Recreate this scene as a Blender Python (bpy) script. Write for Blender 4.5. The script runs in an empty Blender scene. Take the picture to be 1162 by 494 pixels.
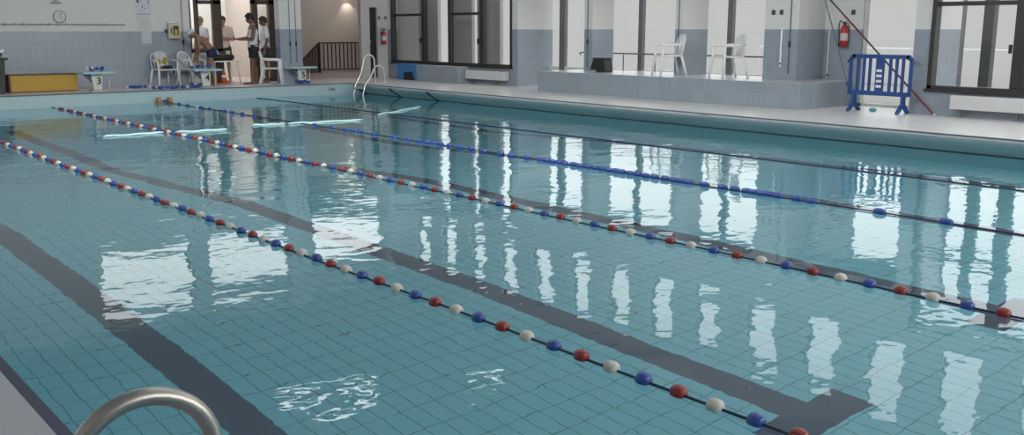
import bpy, bmesh, math, random
from mathutils import Vector, Matrix
random.seed(7)
PI = math.pi
S = bpy.context.scene
COL = S.collection

# ------------------------------------------------------------------ camera
F_PX, PITCH, ROLL, YAW = 1084.155, 0.193147, 0.0013079, 0.6978287
cam_d = bpy.data.cameras.new('camera')
cam = bpy.data.objects.new('camera', cam_d); COL.objects.link(cam)
fw = Vector((math.sin(YAW)*math.cos(PITCH), math.cos(YAW)*math.cos(PITCH), -math.sin(PITCH)))
rt = Vector((math.cos(YAW), -math.sin(YAW), 0)); up = rt.cross(fw)
r2 = rt*math.cos(ROLL) + up*math.sin(ROLL); u2 = -rt*math.sin(ROLL) + up*math.cos(ROLL)
m = Matrix((r2, u2, -fw)).transposed().to_4x4()
m.translation = Vector((-0.8436, 2.1040, 1.3962))
cam.matrix_world = m
cam_d.sensor_width = 36; cam_d.sensor_fit = 'HORIZONTAL'
cam_d.lens = 36*F_PX/1162
cam_d.clip_start = 0.05; cam_d.clip_end = 300
S.camera = cam

# ------------------------------------------------------------------ world, light, exposure
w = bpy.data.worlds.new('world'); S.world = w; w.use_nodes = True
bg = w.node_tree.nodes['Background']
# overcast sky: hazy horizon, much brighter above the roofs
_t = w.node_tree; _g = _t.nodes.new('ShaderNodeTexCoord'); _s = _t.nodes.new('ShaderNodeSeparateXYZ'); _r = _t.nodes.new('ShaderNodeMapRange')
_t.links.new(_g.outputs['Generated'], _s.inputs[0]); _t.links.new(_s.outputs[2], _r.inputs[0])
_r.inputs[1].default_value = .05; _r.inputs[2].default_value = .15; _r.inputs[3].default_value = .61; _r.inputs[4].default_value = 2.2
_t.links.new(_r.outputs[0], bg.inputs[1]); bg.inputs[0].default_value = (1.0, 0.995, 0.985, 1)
S.view_settings.view_transform = 'Standard'
try: S.view_settings.look = 'None'
except Exception: pass
S.view_settings.gamma = 1; S.view_settings.use_curve_mapping = False
S.view_settings.exposure = 0.0
S.cycles.use_denoising = True
S.cycles.max_bounces = 10; S.cycles.transmission_bounces = 8; S.cycles.transparent_max_bounces = 12
S.cycles.caustics_refractive = True; S.cycles.caustics_reflective = False
S.cycles.sample_clamp_indirect = 3.0

def area(name, loc, rot, sx, sy, power, col=(1,1,1)):
    d = bpy.data.lights.new(name, 'AREA'); d.shape = 'RECTANGLE'; d.size = sx; d.size_y = sy
    d.energy = power; d.color = col
    o = bpy.data.objects.new(name, d); COL.objects.link(o); o.location = loc; o.rotation_euler = rot
    return o
area('daylight_near_windows', (7.5, -2.7, 2.9), (PI/2, 0, 0), 12, 3.4, 450, (1, .99, .97))       # faces +Y
area('overhead_fill_a', (4.0, 6.0, 5.55), (0, 0, 0), 4.0, 5, 50, (.98, .99, 1))  # added fill light below the ceiling, stands for no fitting
area('overhead_fill_b', (10.0, 6.0, 5.55), (0, 0, 0), 4.0, 5, 120, (.98, .99, 1))  # second added overhead fill, stronger, over the right half of the pool
area('fill_near_right', (13.8, -2.6, 2.6), (PI/2, 0, 0), 2.2, 3.0, 190, (1, .995, .98))  # extra fill added to brighten faces turned towards the near end
area('fill_far', (4.0, 11.5, 5.2), (1.25, 0, 0), 6.0, 1.0, 410, (1, .99, .98))  # invented fill aimed at the far wall, lifts the far end
area('fill_right', (5.0, 12.5, 5.2), (1.15, 0, -1.25), 7.0, 1.0, 260, (1, .99, .98))  # unseen fill added for the right wall and its deck
area('hall_lamp_behind_door', (10.3, 29.3, 3.0), (0, 0, 0), 2.6, 2.6, 78, (1, .985, .96))
area('stair_lamp', (15.6, 29.6, 3.2), (0, 0, 0), 1.6, 1.6, 17, (1, .92, .85))

# ------------------------------------------------------------------ materials
MATS = {}
def nt(name):
    mt = bpy.data.materials.new(name); mt.use_nodes = True
    t = mt.node_tree; b = t.nodes['Principled BSDF']; return mt, t, b
def mat(name, col, rough=.5, metal=0, noise=.06, nscale=6, bump=0, coat=0, spec=None):
    if name in MATS: return MATS[name]
    mt, t, b = nt(name)
    N = t.nodes; L = t.links
    tc = N.new('ShaderNodeTexCoord'); no = N.new('ShaderNodeTexNoise')
    no.inputs['Scale'].default_value = nscale; no.inputs['Detail'].default_value = 4
    L.new(tc.outputs['Object'], no.inputs['Vector'])
    rp = N.new('ShaderNodeMapRange'); rp.inputs[3].default_value = 1-noise; rp.inputs[4].default_value = 1+noise
    L.new(no.outputs['Fac'], rp.inputs[0])
    mx = N.new('ShaderNodeVectorMath'); mx.operation = 'SCALE'; mx.inputs[0].default_value = col[:3]
    L.new(rp.outputs[0], mx.inputs['Scale']); L.new(mx.outputs[0], b.inputs['Base Color'])
    b.inputs['Roughness'].default_value = rough; b.inputs['Metallic'].default_value = metal
    if coat: b.inputs['Coat Weight'].default_value = coat
    if spec is not None: b.inputs['Specular IOR Level'].default_value = spec
    if bump:
        bp = N.new('ShaderNodeBump'); bp.inputs['Strength'].default_value = bump; bp.inputs['Distance'].default_value = .01
        L.new(no.outputs['Fac'], bp.inputs['Height']); L.new(bp.outputs[0], b.inputs['Normal'])
    MATS[name] = mt; return mt
def emit(name, col, s):
    if name in MATS: return MATS[name]
    mt, t, b = nt(name)
    b.inputs['Emission Color'].default_value = (*col, 1); b.inputs['Emission Strength'].default_value = s
    b.inputs['Base Color'].default_value = (*col, 1)
    MATS[name] = mt; return mt

def mth(t, op, a, b=None, c=None):
    n = t.nodes.new('ShaderNodeMath'); n.operation = op
    for i, v in enumerate((a, b, c)):
        if v is None: continue
        if isinstance(v, (int, float)): n.inputs[i].default_value = v
        else: t.links.new(v, n.inputs[i])
    return n.outputs[0]
def mixc(t, f, a, b):
    n = t.nodes.new('ShaderNodeMix'); n.data_type = 'RGBA'
    if isinstance(f, (int, float)): n.inputs[0].default_value = f
    else: t.links.new(f, n.inputs[0])
    for k, v in ((6, a), (7, b)):
        if isinstance(v, tuple): n.inputs[k].default_value = (*v[:3], 1)
        else: t.links.new(v, n.inputs[k])
    return n.outputs[2]
def tiles(t, u, v, w_, h_, c1, c2, grout, mortar=.004):
    """a grid of glazed tiles measured in metres"""
    cb = t.nodes.new('ShaderNodeCombineXYZ'); t.links.new(u, cb.inputs[0]); t.links.new(v, cb.inputs[1])
    br = t.nodes.new('ShaderNodeTexBrick'); br.offset = 0; br.squash = 1
    t.links.new(cb.outputs[0], br.inputs['Vector'])
    for k, c in (('Color1', c1), ('Color2', c2), ('Mortar', grout)): br.inputs[k].default_value = (*c, 1)
    br.inputs['Scale'].default_value = 1; br.inputs['Mortar Size'].default_value = mortar
    br.inputs['Mortar Smooth'].default_value = .2
    br.inputs['Brick Width'].default_value = w_; br.inputs['Row Height'].default_value = h_
    return br.outputs['Color']
def pos(t):
    g = t.nodes.new('ShaderNodeNewGeometry'); s = t.nodes.new('ShaderNodeSeparateXYZ')
    t.links.new(g.outputs['Position'], s.inputs[0]); return s.outputs, g
def uz(t):
    """horizontal wall coordinate whichever way the wall faces"""
    s, g = pos(t); n = t.nodes.new('ShaderNodeSeparateXYZ'); t.links.new(g.outputs['True Normal'], n.inputs[0])
    ax = mth(t, 'ABSOLUTE', n.outputs[0]); f = mth(t, 'GREATER_THAN', ax, .5)
    mx = t.nodes.new('ShaderNodeMix'); t.links.new(f, mx.inputs[0]); t.links.new(s[0], mx.inputs[2]); t.links.new(s[1], mx.inputs[3])
    return mx.outputs[0], s[2], s
WALLW = (.70, .70, .68); DADO1 = (.285, .33, .385); DADO2 = (.305, .35, .405)
def wall_mat(name, paint, dado=True, top=1.43, d1=DADO1, d2=DADO2, grout=(.38, .42, .47)):
    mt, t, b = nt(name)
    u, z, s = uz(t)
    no = t.nodes.new('ShaderNodeTexNoise'); no.inputs['Scale'].default_value = .8; no.inputs['Detail'].default_value = 5
    g = t.nodes.new('ShaderNodeNewGeometry'); t.links.new(g.outputs['Position'], no.inputs['Vector'])
    col = mixc(t, no.outputs['Fac'], tuple(c*.95 for c in paint), paint)
    if dado:
        tl = tiles(t, u, z, .2, .2, d1, d2, grout, .003)
        f = mth(t, 'LESS_THAN', z, top)
        col = mixc(t, f, col, tl)
        rr = mth(t, 'MULTIPLY_ADD', f, -.45, .7); t.links.new(rr, b.inputs['Roughness'])
    else: b.inputs['Roughness'].default_value = .7
    t.links.new(col, b.inputs['Base Color']); MATS[name] = mt; return mt
M_wall = wall_mat('painted_wall_over_blue_tiles', WALLW)
M_wallfar = wall_mat('far_wall_over_blue_tiles', WALLW, top=1.37)
M_plain = wall_mat('plain_painted_wall', (.62, .62, .61), dado=False)
M_hall = wall_mat('hall_white_wall', (.80, .79, .76), dado=False)
M_beige = wall_mat('beige_stair_wall', (.56, .50, .46), dado=False)
M_grey = wall_mat('grey_wall', (.50, .49, .485), dado=False)
M_ceil = mat('ceiling_paint', (.66, .66, .66), .8)

def deck_mat():
    mt, t, b = nt('deck_tiles'); s, g = pos(t)
    c = tiles(t, s[0], s[1], .1, .1, (.66, .655, .66), (.70, .695, .70), (.56, .56, .57), .002)
    t.links.new(c, b.inputs['Base Color']); b.inputs['Roughness'].default_value = .35
    return mt
M_deck = deck_mat()
M_hallfloor = mat('hall_floor', (.52, .46, .42), .5)
M_block = None
def platform_mat():
    mt, t, b = nt('platform_tiles'); u, z, s = uz(t)
    c = tiles(t, u, z, .245, .235, (.28, .33, .38), (.31, .36, .41), (.38, .43, .47), .003)
    g = t.nodes.new('ShaderNodeNewGeometry'); n = t.nodes.new('ShaderNodeSeparateXYZ'); t.links.new(g.outputs['True Normal'], n.inputs[0])
    c = mixc(t, mth(t, 'GREATER_THAN', n.outputs[2], .5), c, (.55, .56, .57))
    t.links.new(c, b.inputs['Base Color']); b.inputs['Roughness'].default_value = .3; return mt
M_plat = platform_mat()

LANES = (1.25, 3.75, 6.25, 8.75, 11.25)
def pool_mat(name, floor=True):
    mt, t, b = nt(name)
    a, bb, gr = (.27, .64, .76), (.285, .655, .775), (.12, .33, .41)
    if floor:
        s, g = pos(t)
        c = tiles(t, s[0], s[1], .125, .25, a, bb, gr, .0045)
        dx = mth(t, 'ABSOLUTE', mth(t, 'SUBTRACT', mth(t, 'MODULO', mth(t, 'ADD', s[0], 0.0), 2.5), 1.25))
        yy = mth(t, 'MULTIPLY', mth(t, 'GREATER_THAN', s[1], 4.78), mth(t, 'LESS_THAN', s[1], 23.2))
        l1 = mth(t, 'MULTIPLY', mth(t, 'LESS_THAN', dx, .125), yy)
        bar = mth(t, 'MULTIPLY', mth(t, 'LESS_THAN', dx, .40), mth(t, 'MULTIPLY', mth(t, 'GREATER_THAN', s[1], 4.78), mth(t, 'LESS_THAN', s[1], 5.05)))
        f = mth(t, 'MAXIMUM', l1, bar)
        c = mixc(t, f, c, (.10, .125, .19))
    else:
        u, z, s = uz(t)
        c = tiles(t, u, z, .25, .125, a, bb, gr, .004)
        # pale ceramic band above the water
        c = mixc(t, mth(t, 'GREATER_THAN', z, -.40), c, (.42, .56, .60))
    t.links.new(c, b.inputs['Base Color']); b.inputs['Roughness'].default_value = .3
    return mt
M_pfloor = pool_mat('pool_floor_tiles'); M_pwall = pool_mat('pool_wall_tiles', False)

def water_mat():
    mt = bpy.data.materials.new('pool_water'); mt.use_nodes = True; t = mt.node_tree
    t.nodes.clear(); out = t.nodes.new('ShaderNodeOutputMaterial'); gl = t.nodes.new('ShaderNodeBsdfGlass')
    gl.inputs['Color'].default_value = (.93, .985, .99, 1); gl.inputs['Roughness'].default_value = 0; gl.inputs['IOR'].default_value = 1.333
    s, g = pos(t)
    def noise(sx, sy, sc, det=1.5, dist=0, rot=0.7):
        mp = t.nodes.new('ShaderNodeMapping'); mp.inputs['Rotation'].default_value = (0, 0, rot); mp.inputs['Scale'].default_value = (sx, sy, 1)
        t.links.new(g.outputs['Position'], mp.inputs[0])
        n = t.nodes.new('ShaderNodeTexNoise'); n.inputs['Scale'].default_value = sc; n.inputs['Detail'].default_value = det
        n.inputs['Distortion'].default_value = dist
        t.links.new(mp.outputs[0], n.inputs['Vector']); return n.outputs['Fac']
    big = noise(1, 1, .8, 1.0, .3); mid = noise(1, 1.35, 2.6, 1.0, .25, .3); fine = noise(1, 1.3, 7.5, 1.0, .2, .9)
    h = mth(t, 'ADD', mth(t, 'MULTIPLY', big, .018), mth(t, 'ADD', mth(t, 'MULTIPLY', mid, .0044), mth(t, 'MULTIPLY', fine, .0017)))
    # calmer towards the near end, livelier towards the swimmers' far end
    k = t.nodes.new('ShaderNodeMapRange'); k.inputs[1].default_value = 4; k.inputs[2].default_value = 20
    k.inputs[3].default_value = .58; k.inputs[4].default_value = 1.25; t.links.new(s[1], k.inputs[0])
    h = mth(t, 'MULTIPLY', h, k.outputs[0])
    bp = t.nodes.new('ShaderNodeBump'); bp.inputs['Strength'].default_value = 1; bp.inputs['Distance'].default_value = 1.0
    t.links.new(h, bp.inputs['Height']); t.links.new(bp.outputs[0], gl.inputs['Normal'])
    t.links.new(gl.outputs[0], out.inputs[0]); return mt
M_water = water_mat()
def glass_mat():
    mt = bpy.data.materials.new('window_glass'); mt.use_nodes = True; t = mt.node_tree
    t.nodes.clear(); out = t.nodes.new('ShaderNodeOutputMaterial'); tr = t.nodes.new('ShaderNodeBsdfTransparent'); gg = t.nodes.new('ShaderNodeBsdfGlossy')
    tr.inputs[0].default_value = (.95, .96, .96, 1); gg.inputs['Roughness'].default_value = .02
    lw = t.nodes.new('ShaderNodeLayerWeight'); lw.inputs[0].default_value = .5
    fr_ = mth(t, 'MULTIPLY_ADD', mth(t, 'POWER', lw.outputs['Facing'], 5.0), .5, .03)
    mx = t.nodes.new('ShaderNodeMixShader'); t.links.new(fr_, mx.inputs[0]); t.links.new(tr.outputs[0], mx.inputs[1]); t.links.new(gg.outputs[0], mx.inputs[2])
    t.links.new(mx.outputs[0], out.inputs[0]); return mt
M_glass = glass_mat()
M_frame = mat('dark_bronze_aluminium', (.032, .030, .030), .4, 0)
M_brown = mat('brown_wood_frame', (.060, .040, .034), .5)
M_mull = mat('grey_aluminium', (.17, .17, .175), .4, .2)
M_steel = mat('stainless_steel', (.42, .395, .365), .34, 1, .08, 9)
M_steelfar = mat('polished_ladder_steel', (.80, .79, .76), .3, .7)
M_white = mat('white_plastic', (.80, .80, .80), .45)
M_offw = mat('offwhite_enamel', (.66, .66, .65), .4)
M_dark = mat('dark_trim', (.035, .04, .06), .5)
M_black = mat('black_plastic', (.022, .022, .023), .5)
M_navy = mat('navy_nosing_tiles', (.035, .045, .095), .35)
M_bead = {'b': mat('blue_float', (.022, .065, .31), .35, coat=.3), 'r': mat('red_float', (.26, .018, .016), .4, coat=.3), 'w': mat('white_float', (.62, .60, .54), .45)}
M_cord = mat('dark_blue_cord', (.010, .022, .060), .5)
M_blue = mat('blue_barrier_plastic', (.018, .070, .24), .45)
M_bluebox = mat('light_blue_box', (.06, .22, .52), .5)
M_red = mat('red_paint', (.42, .012, .012), .35, coat=.4)
M_yellow = mat('yellow_panel', (.48, .30, .035), .55)
M_brownlid = mat('brown_wood_lid', (.16, .09, .06), .6)
M_cyan = mat('pale_cyan_grp', (.36, .55, .60), .45)
M_foam = mat('pale_cyan_foam', (.62, .88, .88), .7)

# ------------------------------------------------------------------ mesh helpers
def obj(name, bm, m_, parent=None, smooth=False, bevel=0, loc=None):
    me = bpy.data.meshes.new(name)
    bmesh.ops.recalc_face_normals(bm, faces=bm.faces)
    bm.to_mesh(me); bm.free()
    me.materials.append(m_)
    if smooth:
        for p in me.polygons: p.use_smooth = True
    o = bpy.data.objects.new(name, me); COL.objects.link(o)
    if parent: o.parent = parent
    if loc: o.location = loc
    if bevel:
        md = o.modifiers.new('bevel', 'BEVEL'); md.width = bevel; md.segments = 2; md.limit_method = 'ANGLE'
    return o
def tag(o, label, cat, group=None, kind=None):
    o['label'] = label; o['category'] = cat
    if group: o['group'] = group
    if kind: o['kind'] = kind
    return o
def thing(name, label, cat, loc=(0, 0, 0), rz=0, group=None):
    o = bpy.data.objects.new(name, None); COL.objects.link(o); o.location = loc; o.rotation_euler = (0, 0, rz)
    o.empty_display_size = .1
    return tag(o, label, cat, group)
def struct(name, bm, m_, parent=None, **k):
    o = obj(name, bm, m_, parent, **k)
    if not parent: o['kind'] = 'structure'
    return o
def dup(root, loc, rz=None, label=None, group=None):
    r = root.copy(); COL.objects.link(r); r.location = loc
    if rz is not None: r.rotation_euler = (0, 0, rz)
    if label: r['label'] = label
    if group: r['group'] = group
    for ch in list(root.children):
        c = ch.copy(); COL.objects.link(c); c.parent = r
        for g in ch.children:
            d = g.copy(); COL.objects.link(d); d.parent = c
    return r
def B(): return bmesh.new()
def box(bm, x0, x1, y0, y1, z0, z1):
    vs = [bm.verts.new((x, y, z)) for x in (x0, x1) for y in (y0, y1) for z in (z0, z1)]
    for f in ((0,1,3,2), (4,6,7,5), (0,4,5,1), (2,3,7,6), (0,2,6,4), (1,5,7,3)): bm.faces.new([vs[i] for i in f])
    return bm
def obox(bm, c, ax, ay, az):
    """oriented box: centre, three half-extent vectors"""
    c, ax, ay, az = map(Vector, (c, ax, ay, az))
    vs = [bm.verts.new(c + ax*i + ay*j + az*k) for i in (-1, 1) for j in (-1, 1) for k in (-1, 1)]
    for f in ((0,1,3,2), (4,6,7,5), (0,4,5,1), (2,3,7,6), (0,2,6,4), (1,5,7,3)): bm.faces.new([vs[i] for i in f])
    return bm
def prism(bm, pts, axis, a, b):
    """extrude a 2D polygon along axis x/y/z from a to b"""
    def P(p, t):
        if axis == 'y': return (p[0], t, p[1])
        if axis == 'x': return (t, p[0], p[1])
        return (p[0], p[1], t)
    A = [bm.verts.new(P(p, a)) for p in pts]; Bv = [bm.verts.new(P(p, b)) for p in pts]
    bm.faces.new(A); bm.faces.new(Bv[::-1])
    n = len(pts)
    for i in range(n): bm.faces.new((A[i], Bv[i], Bv[(i+1) % n], A[(i+1) % n]))
    return bm
def tube(bm, pts, r, seg=10, cap=True, ry=None):
    pts = [Vector(p) for p in pts]; n = len(pts); rs = r if isinstance(r, (list, tuple)) else [r]*n
    rings = []; ref = None
    for i, p in enumerate(pts):
        d = (pts[min(i+1, n-1)] - pts[max(i-1, 0)]).normalized()
        if ref is None: ref = Vector((0, 0, 1)) if abs(d.z) < .9 else Vector((1, 0, 0))
        x = (ref - d*ref.dot(d)).normalized(); ref = x; y = d.cross(x)
        rings.append([bm.verts.new(p + (x*math.cos(2*PI*k/seg) + y*math.sin(2*PI*k/seg)*(ry or 1))*rs[i]) for k in range(seg)])
    for a, b in zip(rings, rings[1:]):
        for k in range(seg): bm.faces.new((a[k], a[(k+1) % seg], b[(k+1) % seg], b[k]))
    if cap: bm.faces.new(rings[0][::-1]); bm.faces.new(rings[-1])
    return bm
def lathe(bm, prof, c, axis='z', seg=24):
    rings = []
    c = Vector(c)
    for r, h in prof:
        ring = []
        for k in range(seg):
            a = 2*PI*k/seg; x, y = r*math.cos(a), r*math.sin(a)
            ring.append(bm.verts.new(c + Vector({'z': (x, y, h), 'y': (x, h, y), 'x': (h, x, y)}[axis])))
        rings.append(ring)
    for a, b in zip(rings, rings[1:]):
        for k in range(seg): bm.faces.new((a[k], a[(k+1) % seg], b[(k+1) % seg], b[k]))
    bm.faces.new(rings[0][::-1]); bm.faces.new(rings[-1]); return bm
def ell(bm, c, r, seg=16, rings=10, rot=None):
    mt = Matrix.Translation(c) @ (rot or Matrix()) @ Matrix.Diagonal((*r, 1))
    bmesh.ops.create_uvsphere(bm, u_segments=seg, v_segments=rings, radius=1, matrix=mt); return bm
def arc(c, r, a0, a1, n, u, v):
    c, u, v = Vector(c), Vector(u), Vector(v)
    return [c + u*r*math.cos(a0+(a1-a0)*i/n) + v*r*math.sin(a0+(a1-a0)*i/n) for i in range(n+1)]
def text(name, s, size, m_, parent, loc, rot, depth=.002, bold=0):
    cu = bpy.data.curves.new(name, 'FONT'); cu.body = s; cu.size = size; cu.extrude = depth; cu.offset = bold
    cu.align_x = 'CENTER'; cu.align_y = 'CENTER'
    tmp = bpy.data.objects.new('tmp', cu); COL.objects.link(tmp)
    dg = bpy.context.evaluated_depsgraph_get(); me = bpy.data.meshes.new_from_object(tmp.evaluated_get(dg))
    bpy.data.objects.remove(tmp)
    me.materials.clear(); me.materials.append(m_)
    o = bpy.data.objects.new(name, me); COL.objects.link(o); o.location = loc; o.rotation_euler = rot
    if parent: o.parent = parent
    return o

# ------------------------------------------------------------------ the shell
WZ = -0.291
CEIL = 5.7
def EX(y): return 12.17 + .0181*y            # right pool edge runs very slightly skew
XR, XL, YN, YF = 15.1, -3.2, -3.2, 27.05
# deck
bm = B()
box(bm, XL, 17, 25.0, 31.2, -.35, 0)
box(bm, -.045, 17, YN, 0, -.35, 0)
struct('pool_deck', bm, M_deck)
bm = B(); box(bm, XL, -.045, YN, 25, -.35, 0); struct('pool_deck_left', bm, mat('smooth_grey_deck', (.47, .47, .505), .5, nscale=1.5))
bm = B(); prism(bm, [(EX(0), 0), (16.25, 0), (16.25, 25), (EX(25), 25)], 'z', -.05, 0)
struct('pool_deck_right', bm, M_deck)
bm = B(); box(bm, 9.07, 17, 27.06, 31.2, 0.0, .004); struct('floor_hall', bm, M_hallfloor)
# nosing tiles along the left edge
bm = B(); box(bm, -.045, .0, 0, 25, -.30, .001); struct('trim_1', bm, M_navy)
bm = B(); box(bm, 0, EX(25), 24.975, 25.02, -.022, .002); struct('trim_2', bm, mat('grey_seal', (.12, .13, .14), .6))
bm = B(); prism(bm, [(EX(0)-.006, 0), (EX(0)+.02, 0), (EX(25)+.02, 25), (EX(25)-.006, 25)], 'z', -.024, -.002)
struct('trim_3', bm, mat('grey_seal', (.12, .13, .14), .6))
# pool basin
def depth(y):
    P = [(-1, 1.2), (8, 1.2), (12.5, 1.45), (17, 2.7), (26, 3.0)]
    for (a, da), (b, db) in zip(P, P[1:]):
        if y <= b: return da + (db-da)*(y-a)/(b-a)
bm = B(); ys = [0, 4, 8, 10, 12.5, 15, 17, 21, 25]
pr = [[bm.verts.new((x, y, WZ-depth(y))) for x in (0, 13.2)] for y in ys]
for a, b in zip(pr, pr[1:]): bm.faces.new((a[0], a[1], b[1], b[0]))
struct('pool_floor', bm, M_pfloor)
bm = B(); box(bm, -.3, 0, -.1, 25.3, -3.4, -.30); struct('pool_wall_left', bm, M_pwall)
bm = B(); box(bm, 0, 13.3, 24.985, 25.3, -3.4, -.022); struct('pool_wall_far', bm, M_pwall)
bm = B(); box(bm, 0, 13.3, -.3, 0, -3.4, -.02); struct('pool_wall_near', bm, M_pwall)
# right side: overhanging curved overflow rim, undercut towards the water
def sweep(bm, prof, y0, y1):
    A = [bm.verts.new((EX(y0)+x, y0, z)) for x, z in prof]; C = [bm.verts.new((EX(y1)+x, y1, z)) for x, z in prof]
    for i in range(len(prof)-1): bm.faces.new((A[i], C[i], C[i+1], A[i+1]))
def rim_mat():
    mt, t, b = nt('overflow_rim'); s, g = pos(t)
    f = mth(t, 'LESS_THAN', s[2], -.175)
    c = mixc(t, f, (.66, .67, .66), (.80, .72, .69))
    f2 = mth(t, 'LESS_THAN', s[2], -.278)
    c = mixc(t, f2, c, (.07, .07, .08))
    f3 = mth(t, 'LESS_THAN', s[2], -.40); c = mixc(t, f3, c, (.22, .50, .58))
    t.links.new(c, b.inputs['Base Color']); b.inputs['Roughness'].default_value = .3; return mt
prof = [(0, -.022), (.0, -.045)] + [(.36*math.sin(a)**1.0, -.045-.20*(1-math.cos(a))) for a in [PI/2*i/8 for i in range(1, 9)]] + [(.37, -.27), (.37, -.45), (.40, -3.4)]
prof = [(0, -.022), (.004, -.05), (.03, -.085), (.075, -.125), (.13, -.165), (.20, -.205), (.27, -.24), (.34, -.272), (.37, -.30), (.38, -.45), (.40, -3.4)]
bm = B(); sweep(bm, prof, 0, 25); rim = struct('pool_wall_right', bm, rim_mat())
for i, y in enumerate((24.75, 23.0, 21.3)):
    bm = B()
    A = [bm.verts.new((EX(y)+x-.004, y-dy, z-.004)) for x, z in prof[1:9] for dy in (-.05, .05)]
    for k in range(0, len(A)-2, 2): bm.faces.new((A[k], A[k+1], A[k+3], A[k+2]))
    o = obj('rim_joint', bm, M_dark, rim); sd = o.modifiers.new('t', 'SOLIDIFY'); sd.thickness = .006
# water
bm = B(); v = [bm.verts.new(p) for p in ((0.0, 0, WZ), (EX(0)+.375, 0, WZ), (EX(25)+.375, 25, WZ), (0.0, 25, WZ))]; bm.faces.new(v)
water = struct('water_surface', bm, M_water)
# depth mark on the far pool wall
t = tag(text('depth_marking', '1.0m', .115, mat('dark_lettering', (.05, .07, .09), .5), None, (12.02, 24.982, -.15), (PI/2, 0, 0), bold=.002),
        'dark depth marking lettered on the pale far pool wall below the deck', 'marking')

# walls: pieces of one mesh with openings
def wall_grid(name, m_, axis, c0, c1, ucuts, zcuts, holes):
    bm = B()
    us = sorted(set(ucuts)); zs = sorted(set(zcuts))
    for u0, u1 in zip(us, us[1:]):
        for z0, z1 in zip(zs, zs[1:]):
            cu, cz = (u0+u1)/2, (z0+z1)/2
            if any(h[0] < cu < h[1] and h[2] < cz < h[3] for h in holes): continue
            if axis == 'x': box(bm, c0, c1, u0, u1, z0, z1)
            else: box(bm, u0, u1, c0, c1, z0, z1)
    bmesh.ops.remove_doubles(bm, verts=bm.verts, dist=1e-5)
    return struct(name, bm, m_)
LOWTOP = 2.62
CY = [19.9 - 1.345*k for k in range(-4, 10)]
cler = [(y-.33, y+.33, 3.52, 4.93) for y in CY]
WL = (21.12, 26.75, .46, 3.05); WR = (4.6, 10.13, .42, 3.05); REC = (10.42, 20.9, 0, LOWTOP)
uc = [YN-.2, 26.97] + [v for h in cler+[WL, WR, REC] for v in h[:2]]
zc = [0, CEIL, .42, .46, LOWTOP, 3.05, 3.52, 4.93]
wall_grid('wall_right', M_wall, 'x', XR, XR+.22, uc, zc, cler+[WL, WR, REC])
# recess behind the platform
GX = 16.2
bm = B()
box(bm, XR+.22, GX+.1, 20.9, 21.1, 0, LOWTOP); box(bm, XR+.22, GX+.1, 10.2, 10.42, 0, LOWTOP)
struct('wall_recess', bm, M_wall)
bm = B(); box(bm, 16.0, 16.2, 11.92, 12.72, 0, LOWTOP); box(bm, 16.0, 16.2, 10.42, 10.86, 0, LOWTOP); box(bm, 16.0, 16.2, 10.86, 11.92, 2.35, LOWTOP)
struct('wall_recess_back', bm, M_wall)
bm = B(); box(bm, XR+.225, GX+.3, 10.2, 21.1, LOWTOP, LOWTOP+.15); struct('ceiling_recess', bm, M_plain)
for nm, (x1, y0, y1) in {'pillar_a': (15.80, 18.22, 18.49), 'pillar_b': (15.90, 15.50, 15.73), 'pillar_c': (16.19, 12.71, 13.47)}.items():
    bm = B(); box(bm, XR, x1, y0, y1, .47, LOWTOP); o = struct({'pillar_a': 'wall_pier', 'pillar_b': 'wall_pier', 'pillar_c': 'wall_pier'}[nm], bm, M_wall)
# glazing of the recess
bm = B(); box(bm, GX+.02, GX+.03, 12.72, 20.9, .02, LOWTOP); wg = struct('window_1', bm, M_glass)
for y, hw in ((20.40, .10), (17.70, .065), (15.12, .065), (13.55, .04), (19.0, .03)):
    bm = B(); box(bm, GX-.04, GX+.07, y-hw, y+hw, 0.4, LOWTOP); obj('mullion', bm, M_mull, wg, bevel=.006)
bm = B(); box(bm, GX-.03, GX+.07, 12.72, 20.9, .40, .49); obj('window_sill', bm, M_offw, wg)
bm = B(); box(bm, 16.09, 16.10, 10.90, 11.88, .05, 2.31); dg = struct('door_1', bm, M_glass)
bm = B()
for a in ((10.86, 10.90, 0, 2.35), (11.88, 11.92, 0, 2.35), (10.86, 11.92, 2.31, 2.35), (10.86, 11.92, 0, .05)): box(bm, 16.05, 16.14, *a)
obj('door_frame', bm, M_offw, dg)
# platform
bm = B(); prism(bm, [(14.25, 12.05), (GX, 12.05), (GX, 19.17), (14.25, 19.17)], 'z', 0, .47)
struct('platform', bm, M_plat, bevel=.008)
# left (near the camera) and near walls with windows beyond the frame, ceiling
wl_h = [(y, y+2.2, 1.0, 3.2) for y in (9, 13, 17, 21)]
wall_grid('wall_left', M_wall, 'x', XL-.2, XL, [YN, YF]+[v for h in wl_h for v in h[:2]], [0, 1.0, 3.2, CEIL], wl_h)
bm = B(); box(bm, XL-.2, XR+.22, YN-.2, YN, -.35, CEIL); struct('wall_near', bm, M_wall)
bm = B(); box(bm, XL-.2, XR+.25, YN-.2, YF+.25, CEIL, CEIL+.15); struct('ceiling', bm, M_ceil)
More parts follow.
